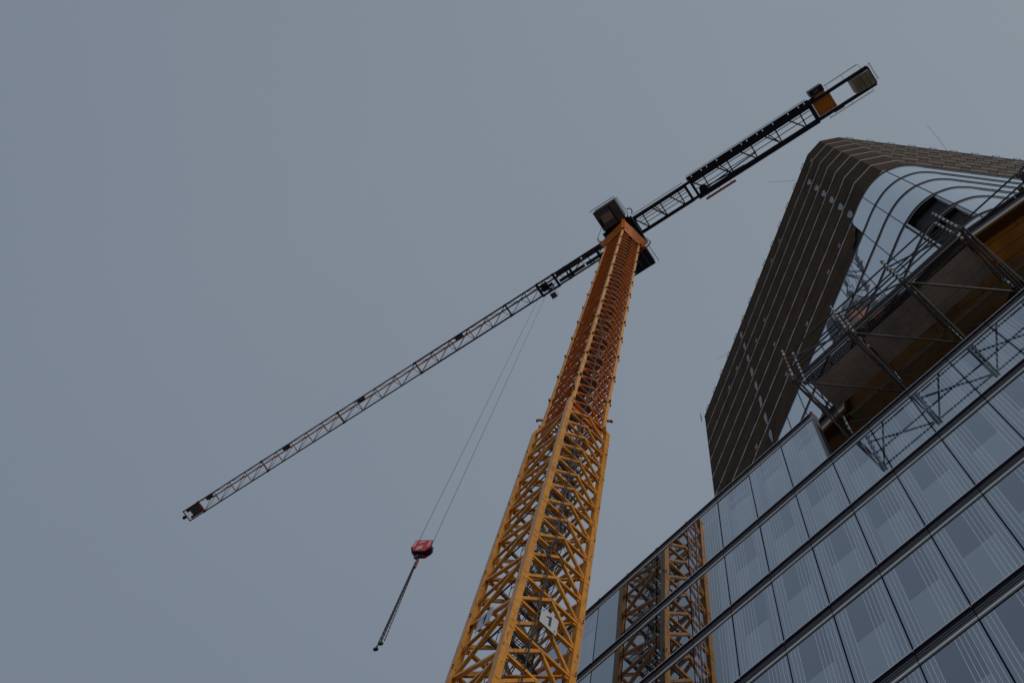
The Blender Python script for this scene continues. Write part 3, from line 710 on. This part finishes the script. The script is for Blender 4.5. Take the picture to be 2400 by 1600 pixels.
# jib, in sections of about 11 m
def jib_piece(u0, u1, dark):
    n = max(2, round((u0-u1)/2.25)); d = (u0-u1)/n; m = KB(); va, vb, vt = -.74, .50, -.12; zb, zt = 103.0, 105.0
    r = .075 if u0 > -20 else .06
    for v in (va, vb): m.br((u0, v, zb), (u1, v, zb), r*2.1, r*2.1, 0)
    m.tube(C3(u0, vt, zt), C3(u1, vt, zt), r*1.15, 1, 8)
    for i in range(n):
        a = u0 - i*d; b = a - d; c = (a+b)/2
        m.br((a, va, zb), (a, vb, zb), .075, .075, 1)
        m.br((a, va, zb), (b, vb, zb), .045, .045, 2); 
        for v in (va, vb): m.tb((a, v, zb), (c, vt, zt), .032, 2, 6); m.tb((c, vt, zt), (b, v, zb), .030, 1, 6)
        m.tb((a, vb-.25, zb+.12), (b, vb-.25, zb+.12), .012, 2, 5)
        m.br((a-.3, vt, zt-.25), (a+.1, vt, zt), .10, .10, 1)
    m.br((u1+.06, va, zb), (u1+.06, vb, zb), .12, .12, 1)
    for v in (va, vb): m.lb(u1-.15, v-.10, zb-.10, u1+.15, v+.10, zb+.10, 0)
    return m.build("jib_section", [NAVY, NAVY, NAVY] if dark else [mat_ch, mat_tr, mat_ch])
mat_ch = mat("shaded brown jib chord", (.050, .020, .014), .5); mat_tr = mat("orange brown jib brace", (.46, .13, .022), .5)  # underside shade is put into the dark chord colour
for a, b in ((-1.4, -6.6), (-6.6, -13.6)): jib_piece(a, b, True)
us = [-13.6, -24.8, -34.9, -45.3, -54.3]
for a, b in zip(us, us[1:]): jib_piece(a, b, False)
m = KB()      # walkway plates near the mast
for a, b in ((-1.6, -4.6), (-4.75, -7.7)):
    for v in (-.50, .22): m.lb(b, v-.17, 103.3, a, v+.17, 103.33, 0)
for u in (-3.0, -6.2): m.lb(u-.12, -.8, 103.05, u+.12, .55, 103.25, 1)
m.build("walkway_plate", [DKGREY, NAVY])
for u in (-19.5, -32.1, -42.2, -53.1):
    m = KB(); m.lb(u-.48, -.62, 103.5, u+.48, -.28, 103.54, 0); m.tb((u-.55, -.68, 103.5), (u-.55, -.2, 104.2), .015, 0); m.build("rest_plate", [FIN])
m = KB(); m.lb(-55.8, -.66, 103.12, -54.45, .42, 103.16, 0); m.lb(-56.2, -.66, 103.12, -55.8, -.36, 103.16, 0); m.lb(-56.2, .16, 103.12, -55.8, .42, 103.16, 0)
for v in (-.74, .50): m.br((-54.3, v, 103), (-56.5, v, 103), .12, .12, 1)
m.br((-56.45, -.74, 103), (-56.45, .5, 103), .10, .10, 2); m.br((-54.4, -.74, 103), (-54.4, .5, 103), .12, .12, 2); m.lb(-56.95, -.28, 102.9, -56.5, .05, 103.2, 3)
m.tb((-55.7, -.12, 103.1), (-56.4, -.12, 103.1), .02, 1); m.build("jib_nose", [DKGREY, mat_ch, TAG, NAVY])
m = KB(); m.path([C3(-56.45, -.74, 104), C3(-56.9, -.6, 104), C3(-57.1, -.1, 104), C3(-56.9, .35, 104), C3(-56.45, .5, 104)], .012, 0, 5)
for v in (-.74, .5): m.tb((-56.45, v, 103), (-56.45, v, 104), .014)
m.build("nose_guard_rail", [GREY])
m = KB()      # trolley under the jib
for v in (-.80, .56):
    m.lb(-9.9, v-.05, 102.72, -7.7, v+.05, 102.92, 0)
    for u in (-9.7, -7.9): m.tube(C3(u, v-.08, 102.9), C3(u, v+.08, 102.9), .14, 0, 12)
m.lb(-9.9, -.8, 102.68, -9.65, .56, 102.78, 0); m.lb(-7.95, -.8, 102.68, -7.7, .56, 102.78, 0)
m.lb(-9.5, -.55, 102.6, -8.75, .25, 102.78, 0)
for u in (-9.35, -8.5): m.tube(C3(u, -.2, 102.55), C3(u, .1, 102.55), .26, 0, 16)
m.lb(-9.0, .2, 102.7, -8.3, .35, 102.76, 1); m.br((-9.9, -.8, 102.7), (-8.6, .5, 102.7), .09, .09, 0)
trol = m.build("trolley", [NAVY, GREY])
m = KB(); m.lb(-9.0, .64, 101.9, -8.42, 1.2, 101.95, 0)
for (u, v) in ((-9.0,.64), (-9.0,1.2), (-8.42,1.2), (-8.42,.64)): m.tb((u, v, 101.95), (u, v, 102.95), .014, 1)
for z in (102.45, 102.95): m.path([C3(-9.0,.64,z), C3(-9.0,1.2,z), C3(-8.42,1.2,z), C3(-8.42,.64,z)], .013, 1, 5)
o = m.build("maintenance_basket", [DKGREY, GREY], CR)
HK = Vector((-22.95, 7.42, 44.9))
A1, A2 = Vector(C3(-9.55, .02, 102.5)), Vector(C3(-8.66, .06, 102.5))
e = (U*.86 + Vv*.5).normalized()
B1, B2 = HK - e*.36 + Vector((0,0,.30)), HK + e*.36 + Vector((0,0,.30))
for p, q in ((A1, B1), (A2, B2)):
    m = CB(); m.tube(p, q, .012, 0, 6); m.build("hoist_rope", [BLACK])
# ------------------------------------------------------------------ hook block and chains
m = MB(); e0 = e; n0 = Vector((0,0,1)).cross(e0).normalized()
def H3(a, b, c): return HK + e0*a + n0*b + Vector((0,0,c))
side = [(-.42,.72),(.42,.72),(.44,.0),(.24,-.42),(-.26,-.42),(-.44,.0)]
HKE = empty("hook_block", "red and white striped hook block hanging on two ropes from the crane trolley", "hook block", tuple(HK))
for s in (-1, 1):
    m = MB(); vs = [Vector(H3(a, s*.16, c)) - HK for a, c in side] + [Vector(H3(a, s*.20, c)) - HK for a, c in side]
    m.add(vs, [tuple(range(6)), tuple(range(11, 5, -1))] + [(i, (i+1) % 6, 6+(i+1) % 6, 6+i) for i in range(6)], 0)
    for (a, c, l) in ((-.40,.05,.10), (-.40,.25,.10), (-.40,.45,.10), (-.18,-.28,.24), (-.18,-.08,.24), (-.18,.42,.24), (.26,.05,.10), (.26,.25,.10), (.26,.45,.10)):
        d = s*.206; m.add([Vector(H3(a, d, c-.05))-HK, Vector(H3(a, d, c+.05))-HK, Vector(H3(a+l, d, c+.22))-HK, Vector(H3(a+l, d, c+.12))-HK], [(0,1,2,3)], 1)
    m.build("side_plate", [RED, WHT], HKE)
for a in (-.26, .26):
    m = MB(); m.tube(Vector(H3(a, -.13, .08))-HK, Vector(H3(a, .13, .08))-HK, .25, 0, 20); m.build("sheave", [CHAIN], HKE)
m = MB(); m.tube(Vector(H3(0, -.2, -.27))-HK, Vector(H3(0, .2, -.27))-HK, .07, 0); m.tube((0,0,-.28), (0,0,-.5), .07, 0); m.torus((0,0,-.68), tuple(n0), .17, .055, 0, 16, 8, .8)
m.build("hook", [NAVY], HKE)
CHE = empty("chain_sling", "long dark chain sling hanging from the red hook block with two hooks at its end", "chain", (HK.x, HK.y, HK.z-.85))
m = MB(); m.torus((0,0,0), tuple(e0), .17, .03, 0); m.build("master_ring", [CHAIN], CHE)
end = Vector((-22.73, 7.5, 36.25)) - Vector((HK.x, HK.y, HK.z-.85))
for k, (dx, dr) in enumerate(((-.14, .030), (-.02, .028), (.17, .02))):
    m = MB(); a = Vector((dx*.4, 0, -.15)); b = end + Vector((dx, .03*k, .12*k)); n = 44
    for i in range(n):
        t0, t1 = i/n, (i+1)/n; p = a.lerp(b, t0); q = a.lerp(b, t1)
        m.tube(p, p.lerp(q, .97), dr*(1.25 if i % 2 else .95), 0, 6)
    m.build("chain", [CHAIN], CHE)
m = MB(); m.bar((.08, 0, -.2), (.12, .02, -1.05), .10, .10); m.build("shackle", [RUST], CHE)
for k, dx in enumerate((-.16, .10)):
    m = MB(); c = end + Vector((dx, 0, -.08+.12*k)); m.torus(c, tuple(n0), .055, .055, 0, 14, 8); m.build("end_hook", [BLACK], CHE)
# ------------------------------------------------------------------ scaffold
SC = empty("scaffold", "tube scaffold with a ribbed deck cantilevered over the glass building's roof edge", "scaffold", (-.6, 11.4, 31.7))
class SB(MB):
    def build(s, name, mats, parent=SC, loc=(0,0,0)):
        s.v = [(x+.6, y-11.4, z-31.7) for x, y, z in s.v]; return MB.build(s, name, mats, parent, loc)
XS = [-4.02, -1.75, .52, 2.79, 5.06]
YO, YI, YB = 10.04, 10.93, 12.82
def post(x, y, z0, z1, red=False):
    m = SB(); m.tube((x, y, z0), (x, y, z1), .030, 0, 10)
    z = z0 + .06
    while z < z1 - .05:
        m.tube((x, y, z-.012), (x, y, z+.012), .070, 0, 10)
        m.tube((x, y, z+.06), (x, y, min(z+.45, z1)), .042, 2 if (red and 35.0 < z < 36.6) else 1, 10)
        z += .5
    return m.build("post", [GALV, GALVL, mat('reddish primer', (.22, .10, .085), .7)])
for i, x in enumerate(XS):
    if i < 4:
        post(x, YO, 33.85, 37.7, i == 0); post(x, YI, 35.9, 39.8)
    post(x, YB, 31.75, 36.4)
    zt = 34.0
    for (dx, z0, z1, r) in ((-.045, zt, zt, .042), (.06, zt, zt-.03, .034)):
        m = SB(); m.tube((x+dx, YO-.1, z0), (x+dx, 13.6, z1), r, 0, 8); m.build("transom", [GALV])
    m = SB(); m.tube((x-.08, YO, zt-.02), (x-.08, YB, 36.3), .025, 0, 8); m.tube((x, YI-.05, 36.0), (x, YB+.1, 36.0), .025, 0, 8)
    m.tube((x+.08, YO+.3, zt), (x+.08, YB, 32.0), .025, 0, 8); m.build("diagonal_strut", [GALV])
    for (y, z) in ((YO, 34.0), (YO, 34.35), (YB, 34.0), (YI, 36.0), (YO+1.4, 34.0)):
        m = SB(); m.box((x-.10, y-.06, z-.06), (x+.08, y+.06, z+.06)); m.tube((x-.06, y-.09, z+.02), (x-.06, y+.1, z+.02), .02)
        m.build("coupler", [RUST if (i+round(z)) % 2 else GALV])
for i in range(4):
    a, b = XS[i], XS[i+1]
    rails = [(YB, 36.15), (YB, 34.3), (13.3, 33.8)]
    rails += [(YO, 36.9), (YO, 35.35), (YO, 34.1), (YI, 38.9), (YI, 37.9), (YI, 36.9)] if i < 3 else [(YO+.25, 35.4), (YO+.6, 35.4)]
    for (y, z) in rails:
        m = SB(); m.tube((a, y, z), (b + (2.2 if i == 3 else 0), y, z), .031, 0, 8)
        if (i + int(z)) % 3 == 0: m.tube((a+.9, y, z), (a+1.0, y, z), .028, 1, 8)
        m.build("ledger", [GALV, RUST])
    m = SB()
    if i < 3: m.tube((a, YO, 36.5), (b, YO, 34.05), .034, 0, 8); m.tube((a+.05, YO+.05, 33.9), (b-.05, YB-.1, 33.9), .032, 0, 8)
    m.tube((a, YB, 34.4), (b, YB+.2, 32.2), .022, 0, 8); m.tube((a+.1, YB+.1, 35.8), (a+1.8, YB+.5, 34.2), .022, 0, 8)
    m.build("brace", [GALV])
    if i < 3:
        for k in range(4):
            y0 = 11.16 + k*.305
            m = SB(); x0, x1 = a+.07, b-.07; z = 36.1
            m.add([(x0,y0,z),(x1,y0,z),(x1,y0+.30,z),(x0,y0+.30,z)], [(0,3,2,1)], 0, uvs=[[(x0,y0),(x0,y0+.30),(x1,y0+.30),(x1,y0)]])
            m.add([(x0,y0,z),(x1,y0,z),(x1,y0,z+.06),(x0,y0,z+.06),(x0,y0+.3,z),(x1,y0+.3,z),(x1,y0+.3,z+.06),(x0,y0+.3,z+.06)],
                  [(0,1,2,3),(5,4,7,6),(1,5,6,2),(4,0,3,7),(3,2,6,7)], 1)
            for q in range(4):
                xx = x0 + .25 + q*.55; m.box((xx, y0+.13, z-.006), (xx+.012, y0+.17, z-.0015), 2)
            m.build("deck_plank", [DECK, CHAIN, GALVL])
        m = SB(); x0, x1 = a+.07, b-.07       # perforated kick strip along the outer edge
        ny = 5; nx_ = int((x1-x0)/.075)
        for q in range(ny+1): m.box((x0, 10.86+q*.055, 36.10), (x1, 10.86+q*.055+.036, 36.125), 0)
        for q in range(nx_+1): m.box((x0+q*.075, 10.862, 36.104), (x0+q*.075+.052, 11.15, 36.121), 0)
        m.build("perforated_plank", [CHAIN])
        m = SB(); m.box((x0, 10.80, 36.13), (x1, 10.845, 36.36)); m.build("toe_board", [CHAIN])
    m = SB(); m.box((a+.2, 12.95, 36.4), (b-.25, 13.3, 36.44)); m.build("timber_board", [mat("timber board", (.34, .23, .12), .8)])
